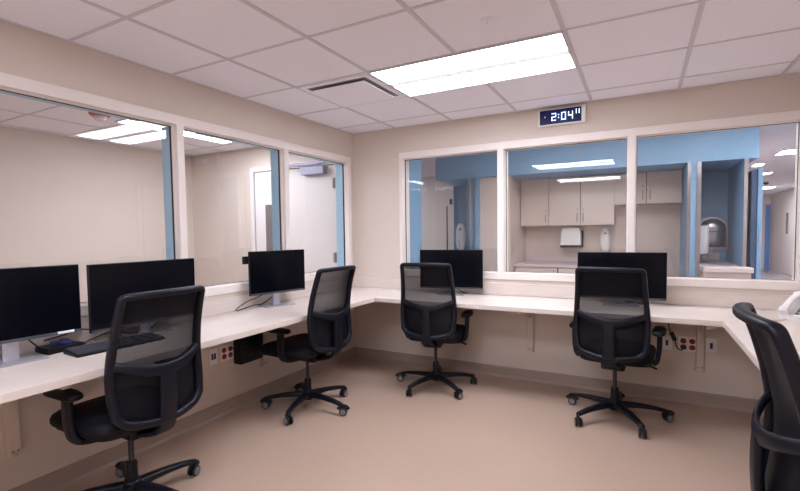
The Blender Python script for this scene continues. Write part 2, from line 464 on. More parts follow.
def bracket(loc, rz, label):
    t = thing('desk_bracket', label, 'bracket', loc, rz)       # local: wall at y=0, arm towards -y
    b = MB(); b.box(M['steelpaint'], -0.025, 0.025, -0.042, 0, 0.27, zu, 0.003)
    b.box(M['steelpaint'], -0.030, 0.030, -0.006, 0, 0.26, zu, 0.001); b.build('mounting_leg', t, smooth=0)
    b = MB(); b.box(M['steelpaint'], -0.022, 0.022, -0.56, -0.042, zu-0.036, zu, 0.002)
    b.box(M['steelpaint'], -0.003, 0.003, -0.14, -0.042, zu-0.14, zu-0.036); b.build('arm', t, smooth=0)
    for sx in (-0.014, 0.014):
        b = MB(); b.lathe(M['hinge'], [(0.006, 0), (0.006, -0.004), (0.0, -0.005)], (sx*0.8, -0.042, 0.30), 10, 'Y'); b.build('screw', t)
bracket((0, -1.385, 0), R(90), 'cream wall bracket under the left worktop beside the black computer box')
bracket((0, -3.08, 0), R(90), 'cream wall bracket under the left worktop nearest the camera')
bracket((1.885, 0, 0), 0, 'cream wall bracket under the back worktop between the two chairs')
bracket((3.14, 0, 0), 0, 'cream wall bracket under the back worktop beside the quad outlet')

# ------------------------------------------------------------------ office chair
def yb(z):
    P = [(0.48, -0.252), (0.56, -0.250), (0.64, -0.238), (0.72, -0.230), (0.80, -0.233), (0.90, -0.252), (1.00, -0.280), (1.12, -0.322)]
    if z <= P[0][0]: return P[0][1]
    for (a, p), (c, q) in zip(P, P[1:]):
        if z <= c: t = (z-a)/(c-a); return p+(q-p)*t
    return P[-1][1]
def hwz(z):
    P = [(0.50, 0.190), (0.56, 0.206), (0.64, 0.216), (0.72, 0.218), (0.80, 0.214), (0.95, 0.204), (1.12, 0.194)]
    if z <= P[0][0]: return P[0][1]
    for (a, p), (c, q) in zip(P, P[1:]):
        if z <= c: t = (z-a)/(c-a); return p+(q-p)*t
    return P[-1][1]
def ysurf(x, z, bul=0.04): return yb(z) - bul*max(0.0, 1-(x/hwz(z))**2)

def make_chair(label):
    root = thing('office_chair', label, 'chair')
    P = M['plastic']
    # seat
    b = MB()
    zf = lambda x, y: -0.028*max(0, (y-0.10)/0.14)**2 - 0.010*max(0, 1-(x/0.22)**2)*max(0, 1-(y/0.2)**2)
    b.pad(M['fabric'], 0.245, 0.262, [(0.030, 0.440), (0.008, 0.447), (0.0, 0.464), (0.0, 0.486), (0.010, 0.504), (0.035, 0.517), (0.09, 0.524), (0.17, 0.526)], (0, 0.074), zf=zf)
    b.build('seat', root, 60)
    b = MB(); b.pad(M['plasticd'], 0.225, 0.242, [(0.05, 0.423), (0.0, 0.431), (0.0, 0.444), (0.03, 0.446)], (0, 0.074), zf=lambda x, y: -0.028*max(0, (y-0.10)/0.14)**2)
    b.build('seat_shell', root, 50)
    b = MB(); b.box(M['plasticd'], -0.075, 0.075, -0.13, 0.10, 0.375, 0.427, 0.014, 3); b.build('tilt_mechanism', root)
    b = MB(); b.sweep(M['plasticd'], smoothpath([(0.07, 0.05, 0.39), (0.20, 0.05, 0.392), (0.26, 0.05, 0.380)], 4), [(0.006, 0.006)]*6+[(0.014, 0.006)]*3, up=(0, 0, 1)); b.build('lever', root)
    # back frame: closed loop of side rails, top bar and dipped bottom bar
    loop = []
    zt, zb_, rc = 1.088, 0.524, 0.014
    n = 14
    for k in range(n+1):
        x = -hwz(zt)+rc + (2*(hwz(zt)-rc))*k/n; loop.append((x, zt + 0.006*(1-(x/0.2)**2)))
    for a in (60, 30): loop.append((hwz(zt)-rc+rc*math.cos(R(a)), zt-rc+rc*math.sin(R(a))))
    for k in range(13):
        z = zt-rc - (zt-rc-(zb_+0.035))*k/12; loop.append((hwz(z), z))
    for a in (-30, -60): loop.append((hwz(zb_)-0.035+0.035*math.cos(R(a)), zb_+0.035+0.035*math.sin(R(a))))
    for k in range(n+1):
        x = hwz(zb_)-0.035 - 2*(hwz(zb_)-0.035)*k/n; loop.append((x, zb_ - 0.026*(1-(x/0.18)**2)))
    for a in (-120, -150): loop.append((-hwz(zb_)+0.035+0.035*math.cos(R(a)), zb_+0.035+0.035*math.sin(R(a))))
    for k in range(13):
        z = zb_+0.035 + (zt-rc-(zb_+0.035))*k/12; loop.append((-hwz(z), z))
    for a in (150, 120): loop.append((-hwz(zt)+rc+rc*math.cos(R(a)), zt-rc+rc*math.sin(R(a))))
    pts = [(x, ysurf(x, z)-0.004, z) for x, z in loop]
    b = MB(); b.sweep(P, pts, [(0.0150+0.0045*min(1, max(0, (0.95-p[2])/0.25)), 0.020) for p in pts], n=12, up=(0, 1, 0), closed=True, sq=3); b.build('back_frame', root, 50)
    # mesh panel
    b = MB(); NX, NZ = 16, 26; mi = b.mi(M['meshf']); V = []
    for j in range(NZ+1):
        row = []
        for i in range(NX+1):
            u = -1+2*i/NX
            z = zb_ - 0.024*(1-u*u) + (zt+0.004-(zb_-0.024*(1-u*u)))*j/NZ
            x = u*(hwz(z)-0.004); row.append(b.bm.verts.new((x, ysurf(x, z)+0.008, z)))
        V.append(row)
    for j in range(NZ):
        for i in range(NX): b.bm.faces.new((V[j][i], V[j][i+1], V[j+1][i+1], V[j+1][i])).material_index = mi
    b.build('mesh_back', root, 180)
    b = MB(); mi = b.mi(M['meshf']); V = []  # second mesh layer, added to darken the lower back
    for j in range(9):
        row = []
        for i in range(13):
            u_ = -1+2*i/12; z0_ = zb_-0.018*(1-u_*u_); z1_ = 0.745+0.050*abs(u_)**1.7; z = z0_+(z1_-z0_)*j/8; x = u_*(hwz(z)-0.012)
            row.append(b.bm.verts.new((x, ysurf(x, z)+0.018, z)))
        V.append(row)
    for j in range(8):
        for i in range(12): b.bm.faces.new((V[j][i], V[j][i+1], V[j+1][i+1], V[j+1][i])).material_index = mi
    b.build('dark_mesh_layer', root, 180)
    # lumbar crossbar and spine
    b = MB(); pts = []; sz = []
    for k in range(21):
        u = -1+k/10; x = u*0.217; z = 0.736 + 0.058*abs(u)**1.7
        pts.append((x, yb(0.80)-0.006-0.074*(1-u*u)**0.9, z)); sz.append((0.029-0.010*abs(u), 0.010))
    b.sweep(P, pts, sz, n=12, up=(0, 1, 0), sq=3); b.build('crossbar', root, 50)
    b = MB()
    sp = [(0, -0.309, 0.730), (0, -0.312, 0.68), (0, -0.311, 0.60), (0, -0.303, 0.52), (0, -0.280, 0.450), (0, -0.20, 0.415), (0, -0.10, 0.395)]
    q = smoothpath(sp, 4); b.sweep(P, q, [(0.038+0.010*i/(len(q)-1), 0.015) for i in range(len(q))], n=12, up=(0, 1, 0.3), sq=4); b.build('spine', root, 50)
    # arms
    for s in (-1, 1):
        b = MB()
        q = smoothpath([(s*0.10, 0.0, 0.405), (s*0.20, 0.0, 0.415), (s*0.255, 0.0, 0.440), (s*0.270, 0.0, 0.51), (s*0.274, 0.0, 0.57), (s*0.274, 0.0, 0.636)], 5)
        b.sweep(P, q, [(0.031, 0.016)]*len(q), n=12, up=(s*1.0, 0, 0.4) , sq=3.5)
        a = b.build('armrest', root, 50)
        b = MB(); b.pad(M['plasticd'], 0.042, 0.125, [(0.010, 0.632), (0.0, 0.638), (0.0, 0.652), (0.008, 0.662), (0.022, 0.665)], (s*0.268, 0.045), n=28, sq=3.2); b.build('arm_pad', a, 50)
    # gas lift
    b = MB(); b.lathe(M['plasticd'], [(0.026, 0.06), (0.026, 0.215), (0.021, 0.225), (0.0, 0.226)]); b.build('lift_sleeve', root)
    b = MB(); b.lathe(M['chrome'], [(0.0135, 0.20), (0.0135, 0.38)], n=16); b.build('piston', root)
    b = MB(); b.lathe(P, [(0.0, 0.062), (0.040, 0.064), (0.047, 0.08), (0.046, 0.115), (0.036, 0.132), (0.028, 0.136)]); b.build('base_hub', root)
    leg = None; cas = None
    for k in range(5):
        if leg is None:
            b = MB(); q = [(0.03, 0, 0.101), (0.09, 0, 0.103), (0.18, 0, 0.100), (0.26, 0, 0.092), (0.325, 0, 0.080), (0.340, 0, 0.076)]
            b.sweep(P, q, [(0.029, 0.022), (0.027, 0.019), (0.024, 0.016), (0.021, 0.014), (0.019, 0.012), (0.012, 0.010)], n=12, sq=3.5)
            leg = b.build('base_leg', root, 45); lg = leg
        else:
            lg = leg.copy(); COL.objects.link(lg)
        if cas is None:
            b = MB(); b.cyl(M['plasticd'], (0, 0, 0.05), (0, 0, 0.076), 0.008, n=10)
            b.sweep(M['caster'], [(0.030*math.cos(R(a))+0.012, 0, 0.031+0.030*math.sin(R(a))) for a in range(15, 180, 25)], [(0.026, 0.003)]*7, n=8, up=(0, 1, 0) , sq=4)
            cas = b.build('caster', root, 45)
            for s in (-1, 1):
                b = MB(); b.lathe(M['caster'], [(0.0, s*0.006), (0.025, s*0.006), (0.0295, s*0.009), (0.0295, s*0.020), (0.025, s*0.024)], (0.012, 0, 0.0295), 18, 'Y')
                b.lathe(M['caster_rim'], [(0.022, s*0.0238), (0.020, s*0.0252), (0.0, s*0.0252)], (0.012, 0, 0.0295), 18, 'Y')
                b.build('wheel', cas, 40)
            cs = cas
        else:
            cs = dup(cas, root)
        lg['k'] = k; cs['k'] = k
    return root
def place_chair(o, x, y, face, phase, swivel, label):
    """face = world heading the sitter looks to, phase = world heading of one base leg (degrees)"""
    o.location = (x, y, 0); o.rotation_euler = (0, 0, R(face-90)); o['label'] = label
    for c in o.children:
        if 'k' in c.keys():
            a = R(phase+72*c['k']-(face-90))
            if c.name.startswith('base_leg'): c.rotation_euler = (0, 0, a)
            else:
                c.location = (0.335*math.cos(a), 0.335*math.sin(a), 0); c.rotation_euler = (0, 0, a+R(swivel[c['k']]))
chair = make_chair('x')
CH = [(0.505, -2.785, 180, 84, (200, 40, 150, 100, 300), 'black mesh office chair in front at lower left, drawn up to the keyboard'),
      (0.468, -1.375, 177, -4, (30, 200, 100, 170, 60), 'black mesh office chair at the left worktop, beside the black computer box'),
      (1.182, -0.520, 99, 36, (60, 150, 20, 210, 100), 'black mesh office chair at the back worktop nearest the room corner'),
      (2.584, -0.545, 85.5, 14, (20, 100, 200, 60, 150), 'black mesh office chair seen squarely from behind, below the clock'),
      (3.366, -2.40, 0, 30, (0, 60, 120, 180, 40), 'black mesh office chair cut off by the right edge, by the white phone')]
protos = [chair]+[dup(chair) for _ in CH[1:]]
for o, c in zip(protos, CH): place_chair(o, *c)

# ------------------------------------------------------------------ monitors
def make_monitor(label, w, h, zc, tilt=0, standoff=0.10):
    """local: screen faces -y, the stand base sits at the origin on z=0, screen plane at y=-0.035"""
    t = thing('computer_monitor', label, 'monitor')
    z0, z1 = zc-h/2, zc+h/2
    b = MB(); b.box(M['bezel'], -w/2, w/2, -0.035, -0.012, z0, z1, 0.003); b.box(M['bezel'], -w*0.34, w*0.34, -0.014, 0.012, z0+0.05, z1-0.06, 0.012, 3); b.build('housing', t)
    b = MB(); b.box(M['screen'], -w/2+0.004, w/2-0.004, -0.0365, -0.034, z0+0.016, z1-0.004); b.build('screen', t, 0)
    b = MB(); b.box(M['bezelg'], -w/2+0.002, w/2-0.002, -0.037, -0.034, z0+0.001, z0+0.0155); b.build('lower_bezel', t, 0)
    b = MB(); b.box(M['silver'], -0.032, 0.032, 0.006, 0.032, 0.008, zc+0.05, 0.004); b.build('stand_column', t)
    b = MB(); b.box(M['silver'], -0.125, 0.125, -0.075, 0.095, 0.0, 0.009, 0.003); b.build('stand_base', t)
    return t
def mon(x, y, rz, *a, **k):
    t = make_monitor(*a, **k); t.location = (x, y, ZD); t.rotation_euler = (0, 0, R(rz)); return t
m1 = mon(0.150, -3.115, 84.4, 'black monitor on a silver stand at the far left, cut off by the photo edge', 0.56, 0.345, 0.272)
b = MB(); b.box(M['sticker'], 0.175, 0.245, -0.0385, -0.0368, 0.104, 0.116); b.build('sticker', m1, 0)
m2 = mon(0.128, -2.445, 90, 'black monitor behind the keyboard, partly hidden by the nearest chair', 0.648, 0.37, 0.250)
m3 = mon(0.130, -1.332, 76.6, 'black monitor on the left worktop before the door window, small box at its edge', 0.515, 0.345, 0.279)
b = MB(); b.box(M['plasticd'], -0.292, -0.235, -0.008, 0.018, 0.355, 0.415, 0.003); b.build('rear_box', m3, 0)
m4 = mon(1.190, -0.160, 8.5, 'black monitor at the left end of the back worktop behind the corner chair', 0.59, 0.36, 0.237)
m5 = mon(2.600, -0.200, 4.6, 'black monitor on the back worktop behind the squarely seen chair', 0.615, 0.36, 0.230)

# keyboard
kb = t = thing('keyboard', 'black computer keyboard on the left worktop in front of the second monitor', 'keyboard', (0.292, -2.71, ZD), R(86))
b = MB(); b.prism(M['plasticd'], [(-0.075, 0), (0.075, 0), (0.075, 0.020), (-0.075, 0.010)], -0.22, 0.22, 'X'); b.build('keyboard_case', t, 0)
km = None; kw = 0.019
for r in range(6):
    y = -0.060+r*0.0235; z = 0.0125+(y+0.075)*0.066
    for c in range(22):
        if c in (15, 18): continue
        if r == 0 and 3 < c < 9 and c != 6: continue
        x = -0.204+c*0.0194
        w = 0.0085*(5.5 if (r == 0 and c == 6) else 1)
        if km is None:
            b = MB(); b.prism(M['key'], [(-0.0085, -0.0095), (0.0085, -0.0095), (0.0085, 0.0095), (-0.0085, 0.0095)], 0, 0.006, 'Z'); km = b.build('key', t, 0); ko = km
        else: ko = km.copy(); COL.objects.link(ko)
        ko.location = (x, y, z); ko.rotation_euler = (0.066, 0, 0); ko.scale = (w/0.0085, 1, 1)
        ko.parent = t
# ------------------------------------------------------------------ cables and small things on the desk
def cable(name, pts, r, m, label, cat='cable', k=6, to=None):
    b = MB(); q = smoothpath(pts, k); b.sweep(m, q, [(r, r)]*len(q), n=8, up=(0.3, 0.2, 1)); o = b.build(name, smooth=60)
    if to is None: return tag(o, label, cat)
    o.parent = to; o.matrix_parent_inverse = (Matrix.Translation(to.location) @ Matrix.Rotation(to.rotation_euler.z, 4, 'Z')).inverted()
    return o
zc = ZD+0.009
cable('cable', [(0.055, -1.70, zc), (0.07, -1.68, 0.80), (0.085, -1.60, 0.835), (0.10, -1.50, 0.86), (0.115, -1.38, 0.90)], 0.004, M['cable'], 'black cable rising from the desk grommet to the monitor before the door window', to=m3)
cable('cable', [(0.06, -1.69, zc), (0.09, -1.66, 0.785), (0.10, -1.55, 0.80), (0.07, -1.44, 0.79), (0.09, -1.36, 0.83), (0.12, -1.33, 0.88)], 0.0045, M['cable'], 'thicker black cable sagging behind the monitor before the door window', to=m3)
cable('cable', [(0.075, -2.95, zc+0.05), (0.07, -2.86, zc+0.06), (0.06, -2.76, zc+0.07), (0.06, -2.68, zc+0.05), (0.08, -2.60, zc+0.08)], 0.004, M['cable'], 'black cable looping in the gap between the two left monitors', to=m1)
cable('cable', [(0.10, -2.78, zc), (0.09, -2.70, zc+0.02), (0.08, -2.60, zc+0.03), (0.10, -2.50, zc), (0.12, -2.40, zc+0.02), (0.17, -2.35, zc+0.10)], 0.004, M['cable'], 'black cable behind the keyboard rising to the second left monitor', to=m2)
cable('cable', [(0.12, -3.05, zc+0.10), (0.10, -2.98, zc+0.02), (0.07, -2.95, zc), (0.05, -2.90, zc+0.01), (0.06, -2.84, zc)], 0.004, M['cable'], 'black cable dropping behind the leftmost monitor to the desk', to=m1)
pts = []
for k in range(26):
    a = k*0.62; rr = 0.034+0.008*math.sin(k*1.3); pts.append((0.105+rr*0.8*math.cos(a), -2.890+1.3*rr*math.sin(a), ZD+0.036+0.0006*k))
cable('network_cable', pts, 0.0022, M['bluecable'], 'coil of blue network cable on a black box under the leftmost monitor', k=3)
b = MB(); b.box(M['plasticd'], -0.055, 0.055, -0.085, 0.085, 0, 0.032, 0.004); o = b.build('adapter_box', loc=(0.105, -2.895, ZD), rot=(0, 0, R(6)))
tag(o, 'flat black adapter box under the blue cable coil behind the leftmost monitor', 'adapter')
cable('cord', [(0.165, -2.86, zc+0.008), (0.13, -2.82, zc), (0.11, -2.76, zc), (0.115, -2.74, zc)], 0.002, M['cable'], 'thin black cord', to=kb)
cable('cable', [(2.73, -0.165, 0.95), (2.735, -0.15, 0.83), (2.76, -0.13, zc), (2.70, -0.10, zc), (2.62, -0.09, zc+0.01)], 0.004, M['cable'], 'short black cable hanging below the right end of the back wall monitor', to=m5)
cable('cable', [(1.20, -0.15, 0.90), (1.26, -0.12, 0.80), (1.32, -0.10, zc), (1.24, -0.07, zc), (1.1, -0.07, zc+0.004)], 0.004, M['cable'], 'black cable lying behind the corner monitor stand', to=m4)

# computer box under the left worktop
pc = t = thing('computer', 'slim black computer box hung on the wall under the left worktop', 'computer', (0, -1.57, 0.36))
b = MB(); b.box(M['plasticd'], 0.004, 0.085, -0.115, 0.115, 0, zu-0.36-0.002, 0.006); b.build('case', t)
b = MB(); b.box(M['hinge'], 0.0, 0.004, -0.08, 0.08, 0.03, 0.30); b.build('wall_mount', t, 0)
for zz in (0.06, 0.09, 0.12):
    b = MB(); b.box(M['black'], 0.0845, 0.0865, -0.08, 0.08, zz, zz+0.008); b.build('vent_slot', t, 0)

# outlets; local: wall at y=0, plate faces -y
def plate(name, w, h, loc, rz, label, kind):
    t = thing(name, label, 'outlet', loc, rz)
    b = MB(); b.box(M['offwhite'], -w/2, w/2, -0.007, 0, -h/2, h/2, 0.003); b.build('cover_plate', t, 0)
    if kind == 'quad':
        for sx in (-1, 1):
            for sz in (-1, 1):
                b = MB(); b.lathe(M['red'], [(0.0205, -0.006), (0.0205, -0.0095), (0.019, -0.0105), (0.0, -0.0105)], (sx*0.029, 0, sz*0.024), 18, 'Y'); s_ = b.build('socket', t)
                b = MB(); b.box(M['black'], sx*0.029-0.008, sx*0.029-0.005, -0.0112, -0.0100, sz*0.024-0.003, sz*0.024+0.008); b.box(M['black'], sx*0.029+0.005, sx*0.029+0.008, -0.0112, -0.0100, sz*0.024-0.003, sz*0.024+0.008); b.build('slot', s_, 0)
    else:
        for sx in ((-0.011, 0.011) if kind == 'two' else (0,)):
            b = MB(); b.box(M['jack'], sx-0.009, sx+0.009, -0.0085, -0.006, -0.022, 0.022); b.build('jack', t, 0)
    return t
plate('data_outlet', 0.075, 0.115, (0, -1.868, 0.462), R(90), 'white wall plate with two blue jacks under the left worktop', 'two')
plate('power_outlet', 0.115, 0.115, (0, -1.745, 0.462), R(90), 'plate of four red sockets under the left worktop beside the computer box', 'quad')
plate('data_outlet', 0.075, 0.115, (2.925, 0, 0.46), 0, 'white data plate under the back worktop left of the quad outlet', 'one')
plate('power_outlet', 0.120, 0.115, (3.062, 0, 0.462), 0, 'plate of four red sockets under the back worktop, black plug hanging in it', 'quad')
plate('data_outlet', 0.075, 0.115, (3.212, 0, 0.465), 0, 'white data plate under the back worktop right of the bracket', 'one')
cable('power_cord', [(0.05, -1.64, zu-0.01), (0.05, -1.64, 0.62), (0.06, -1.66, 0.54), (0.05, -1.70, 0.495), (0.03, -1.712, 0.487), (0.008, -1.716, 0.486)], 0.005, M['cable'], 'cord', to=pc)
t = thing('power_adapter', 'black adapter on its cord hanging from the back worktop into the red sockets', 'adapter', (2.93, -0.06, zu))
b = MB(); q = smoothpath([(0, 0, 0), (0.0, 0, -0.10), (0.01, 0, -0.16), (0.03, 0, -0.19)], 5); b.sweep(M['cable'], q, [(0.004, 0.004)]*len(q), n=8, up=(0, 1, 0)); b.build('cord', t)
b = MB(); b.sweep(M['plasticd'], [(0.02, 0, -0.175), (0.045, 0.0, -0.235)], [(0.016, 0.014)]*2, n=10, up=(0, 1, 0), sq=4); b.build('adapter', t)
b = MB(); q = smoothpath([(0.045, 0, -0.235), (0.06, 0.01, -0.29), (0.09, 0.02, -0.31), (0.105, 0.035, -0.295)], 5); b.sweep(M['cable'], q, [(0.005, 0.005)]*len(q), n=8, up=(0, 1, 0)); b.build('lower_cord', t)
b = MB(); b.box(M['cable'], 0.088, 0.122, 0.025, 0.0495, -0.305, -0.277, 0.004); b.build('plug', t, 0)

# desk phone on the right worktop
ph = t = thing('desk_phone', 'white desk phone standing on the right worktop at the right edge', 'phone', (3.655, -0.345, ZD), R(-38))
b = MB(); b.prism(M['white'], [(-0.10, 0), (0.10, 0), (0.10, 0.115), (0.08, 0.123), (-0.10, 0.028)], -0.085, 0.085, 'X'); b.build('phone_body', t, 0)
TL = Matrix.Translation((0, -0.10, 0.029)) @ Matrix.Rotation(math.atan2(0.095, 0.18), 4, 'X')      # the sloping face
def onface(q): return tuple(TL @ Vector(q))
b = MB(); q = smoothpath([onface(p) for p in ((-0.055, -0.012, 0.022), (-0.055, 0.03, 0.036), (-0.055, 0.11, 0.044), (-0.055, 0.17, 0.036), (-0.055, 0.205, 0.022))], 5)
n_ = len(q); b.sweep(M['white'], q, [(0.027 if (i < 5 or i > n_-6) else 0.021, 0.024 if (i < 5 or i > n_-6) else 0.014) for i in range(n_)], n=12, up=(0, -0.6, 0.8), sq=3); b.build('handset', t, 50)
b = MB(); b.box(M['bezel'], -0.015, 0.07, 0.150, 0.190, 0.0, 0.003, xf=TL); b.build('phone_display', t, 0)
for r in range(4):
    for c in range(3):
        b = MB(); b.box(M['bezelg'], -0.010+c*0.027, 0.010+c*0.027, 0.015+r*0.03, 0.036+r*0.03, 0.0, 0.004, xf=TL); b.build('phone_key', t, 0)
cable('phone_cord', [(3.55, -0.44, zc), (3.50, -0.49, zc), (3.44, -0.53, zc), (3.36, -0.54, zc), (3.30, -0.53, zc)], 0.005, M['offwhite'], 'cord', to=ph)

# ------------------------------------------------------------------ room behind the left windows
b = MB(); b.box(M['door'], -1.427, -0.228, -0.014, -0.004, 0.012, 2.097, 0.002); b.box(M['black'], -1.436, -0.219, -0.0035, -0.001, 0.0, 2.106)
d = struct(b.build('door_1', smooth=0))
b = MB()
b.box(M['door'], -1.49, -1.435, -0.030, 0, 0, 2.16); b.box(M['door'], -0.220, -0.165, -0.030, 0, 0, 2.16); b.box(M['door'], -1.435, -0.22, -0.030, 0, 2.105, 2.16)
b.build('door_frame', d, 0)
b = MB(); b.box(M['lite'], -1.26, -1.12, -0.020, -0.012, 1.02, 1.70, 0.002); b.build('vision_panel', d, 0)
for z in (0.28, 1.08, 1.90):
    b = MB(); b.cyl(M['hinge'], (-0.222, -0.038, z-0.055), (-0.222, -0.038, z+0.055), 0.008, n=10); b.box(M['hinge'], -0.25, -0.2, -0.034, -0.030, z-0.055, z+0.055); b.build('hinge', d)
b = MB(); b.box(M['doorgrey'], -0.64, -0.325, -0.095, -0.014, 2.005, 2.090, 0.004); b.build('door_closer', d, 0)
b = MB(); b.sweep(M['doorgrey'], [(-0.40, -0.075, 2.112), (-0.92, -0.11, 2.125)], [(0.014, 0.008), (0.014, 0.008)], n=8, sq=5)
b.box(M['doorgrey'], -0.92, -0.335, -0.06, -0.022, 2.125, 2.15, 0.002); b.build('closer_arm', d, 0)
b = MB(); b.cyl(M['hinge'], (-1.37, -0.03, 1.0), (-1.37, -0.075, 1.0), 0.012, n=10); b.sweep(M['hinge'], [(-1.37, -0.075, 1.0), (-1.25, -0.078, 1.0)], [(0.009, 0.011)]*2, n=8); b.build('door_handle', d)

t = thing('alarm_strobe', 'red fire alarm strobe on the ceiling beyond the nearest left window', 'alarm', (-1.354, -1.839, H))
b = MB(); b.lathe(M['alarm'], [(0.085, 0), (0.085, -0.015), (0.07, -0.028), (0.05, -0.03)]); b.build('mounting_base', t)
b = MB(); b.lathe(M['clear'], [(0.05, -0.028), (0.05, -0.045), (0.035, -0.062), (0.0, -0.066)]); b.build('strobe_lens', t)

# ------------------------------------------------------------------ corridor behind the back windows
W = M['wallc']
def S_(name, m, *q):
    b = MB(); b.box(m, *q); return struct(b.build(name, smooth=0))
S_('wall_corridor_left_end', W, -3.2, -3.05, TW, 4.0, 0, H)
S_('wall_corridor_far', W, -3.2, 0.25, 4.0, 4.12, 0, H)
S_('wall_alcove_rear', M['cab'], 0.25, 3.27, 2.42, 2.54, 0, H)
S_('wall_corridor_side', W, 3.70, 3.80, 2.66, 15.0, 0, H)
S_('wall_corridor_end', W, 3.8, 7.0, 14.6, 14.7, 0, H)
S_('wall_corridor_right', W, 6.42, 6.54, 5.2, 14.6, 0, H)
S_('wall_corridor_right_return', W, 6.42, 7.2, 5.1, 5.2, 0, H)
S_('wall_corridor_right_end', W, 7.1, 7.2, TW, 5.1, 0, H)
S_('wall_corridor_front', W, XR+TW, 7.2, 0.0, TW, 0, H)
S_('wall_corridor_front_left', W, -3.2, XL-TW, 0.0, TW, 0, H)
# blue pier beside the left back window
S_('wall_blue_pier', M['blue'], 0.40, 0.600, TW+0.012, 0.46, 0, H)
# alcove: soffit, blue end wall, piers with stainless corner guards
S_('trim_3', M['blue'], 0.322, 3.735, 1.50, 2.42, 2.030, H)
S_('wall_alcove_blue_left', M['blue'], 0.25, 0.80, 2.34, 2.42, 0, 2.03)
S_('wall_alcove_left', M['blue'], 0.757, 0.917, 1.50, 2.34, 0, 2.03)
S_('wall_alcove_middle', M['blue'], 3.155, 3.270, 1.50, 2.42, 0, 2.03)
S_('wall_alcove_blue_right', M['blue'], 3.27, 3.80, 2.42, 2.54, 0, H)
def guard(x0, x1, label):
    b = MB(); b.box(M['steel'], x0, x1, 1.486, 1.4995, 0.0, 2.028, 0.002); o = b.build('corner_guard', smooth=0); tag(o, label, 'corner guard')
guard(0.757, 0.796, 'stainless corner guard on the left edge of the left blue pier')
guard(0.838, 0.876, 'stainless corner guard on the right edge of the left blue pier')
guard(3.152, 3.182, 'stainless corner guard on the cabinet side of the middle blue pier')
guard(3.234, 3.272, 'stainless corner guard on the sink side of the middle blue pier')
t = S_('wall_alcove_right', M['blue'], 3.624, 3.652, 1.50, 2.42, 0, 2.03)
guard(3.622, 3.654, 'stainless corner guard on the pier right of the sink recess')
# tall cream panel wall
S_('wall_alcove_panel', M['cab'], 0.917, 1.300, 1.55, 2.42, 0, 2.03)
b = MB(); b.box(M['hinge'], 1.3005, 1.308, 1.62, 1.70, 1.06, 1.18, 0.002); o = b.build('light_switch', smooth=0); tag(o, 'small grey switch plate on the cream panel beside the cabinets', 'switch')

def cabinet(name, label, x0, x1, yf, yk, z0, z1, doors, handles, hz, grp):
    t = thing(name, label, 'cabinet', ((x0+x1)/2, (yf+yk)/2, z0), 0, grp)
    cx, cy = (x0+x1)/2, (yf+yk)/2
    b = MB(); b.box(M['cab'], x0-cx, x1-cx, yf+0.02-cy, yk-cy, 0, z1-z0); b.box(M['brown'], x0-cx+0.004, x1-cx-0.004, yf+0.014-cy, yf+0.02-cy, 0.003, z1-z0-0.003); b.build('carcass', t, 0)
    for (a, c), hx in zip(doors, handles):
        b = MB(); b.box(M['cab'], a-cx+0.004, c-cx-0.004, yf-cy, yf+0.015-cy, 0.004, z1-z0-0.004, 0.0015); dd = b.build('door', t, 0)
        if hx is not None:
            b = MB(); b.sweep(M['hinge'], [(hx-cx, yf-cy, hz-z0-0.05), (hx-cx, yf-0.028-cy, hz-z0-0.04), (hx-cx, yf-0.028-cy, hz-z0+0.04), (hx-cx, yf-cy, hz-z0+0.05)], [(0.006, 0.006)]*4, n=8, up=(1, 0, 0)); b.build('handle', dd)
            b = MB(); b.lathe(M['steel'], [(0.012, 0), (0.012, -0.006), (0.0, -0.006)], (hx-cx, yf-cy, hz-z0+0.10), 12, 'Y'); b.build('lock', dd)
CG = None
cabinet('wall_cabinet', 'single door cream wall cabinet at the left end of the corridor alcove', 1.302, 1.67, 2.10, 2.417, 1.405, 2.028, [(1.302, 1.67)], [1.634], 1.51, CG)
cabinet('wall_cabinet', 'two door cream wall cabinet above the paper towel dispenser', 1.67, 2.443, 2.10, 2.417, 1.405, 2.028, [(1.67, 2.054), (2.054, 2.443)], [2.018, 2.092], 1.51, CG)
cabinet('wall_cabinet', 'short cream wall cabinet seen behind the mullion, right of the tall ones', 2.443, 3.150, 2.10, 2.417, 1.650, 2.028, [(2.443, 2.786), (2.786, 3.150)], [2.748, 2.826], 1.76, CG)
cabinet('base_cabinet', 'cream base cabinet under the alcove counter, seen below the middle window', 1.302, 2.50, 1.75, 2.415, 0.0, 0.885, [(1.312, 1.832), (1.842, 2.49)], [1.79, None], 0.80, None)
b = MB(); b.box(M['counter'], 1.302, 2.52, 1.735, 2.417, 0.887, 0.925, 0.003); b.box(M['counter'], 1.302, 2.52, 2.40, 2.417, 0.925, 1.02); o = b.build('alcove_counter', smooth=0)
tag(o, 'pale solid counter in the corridor alcove under the towel dispenser', 'counter')
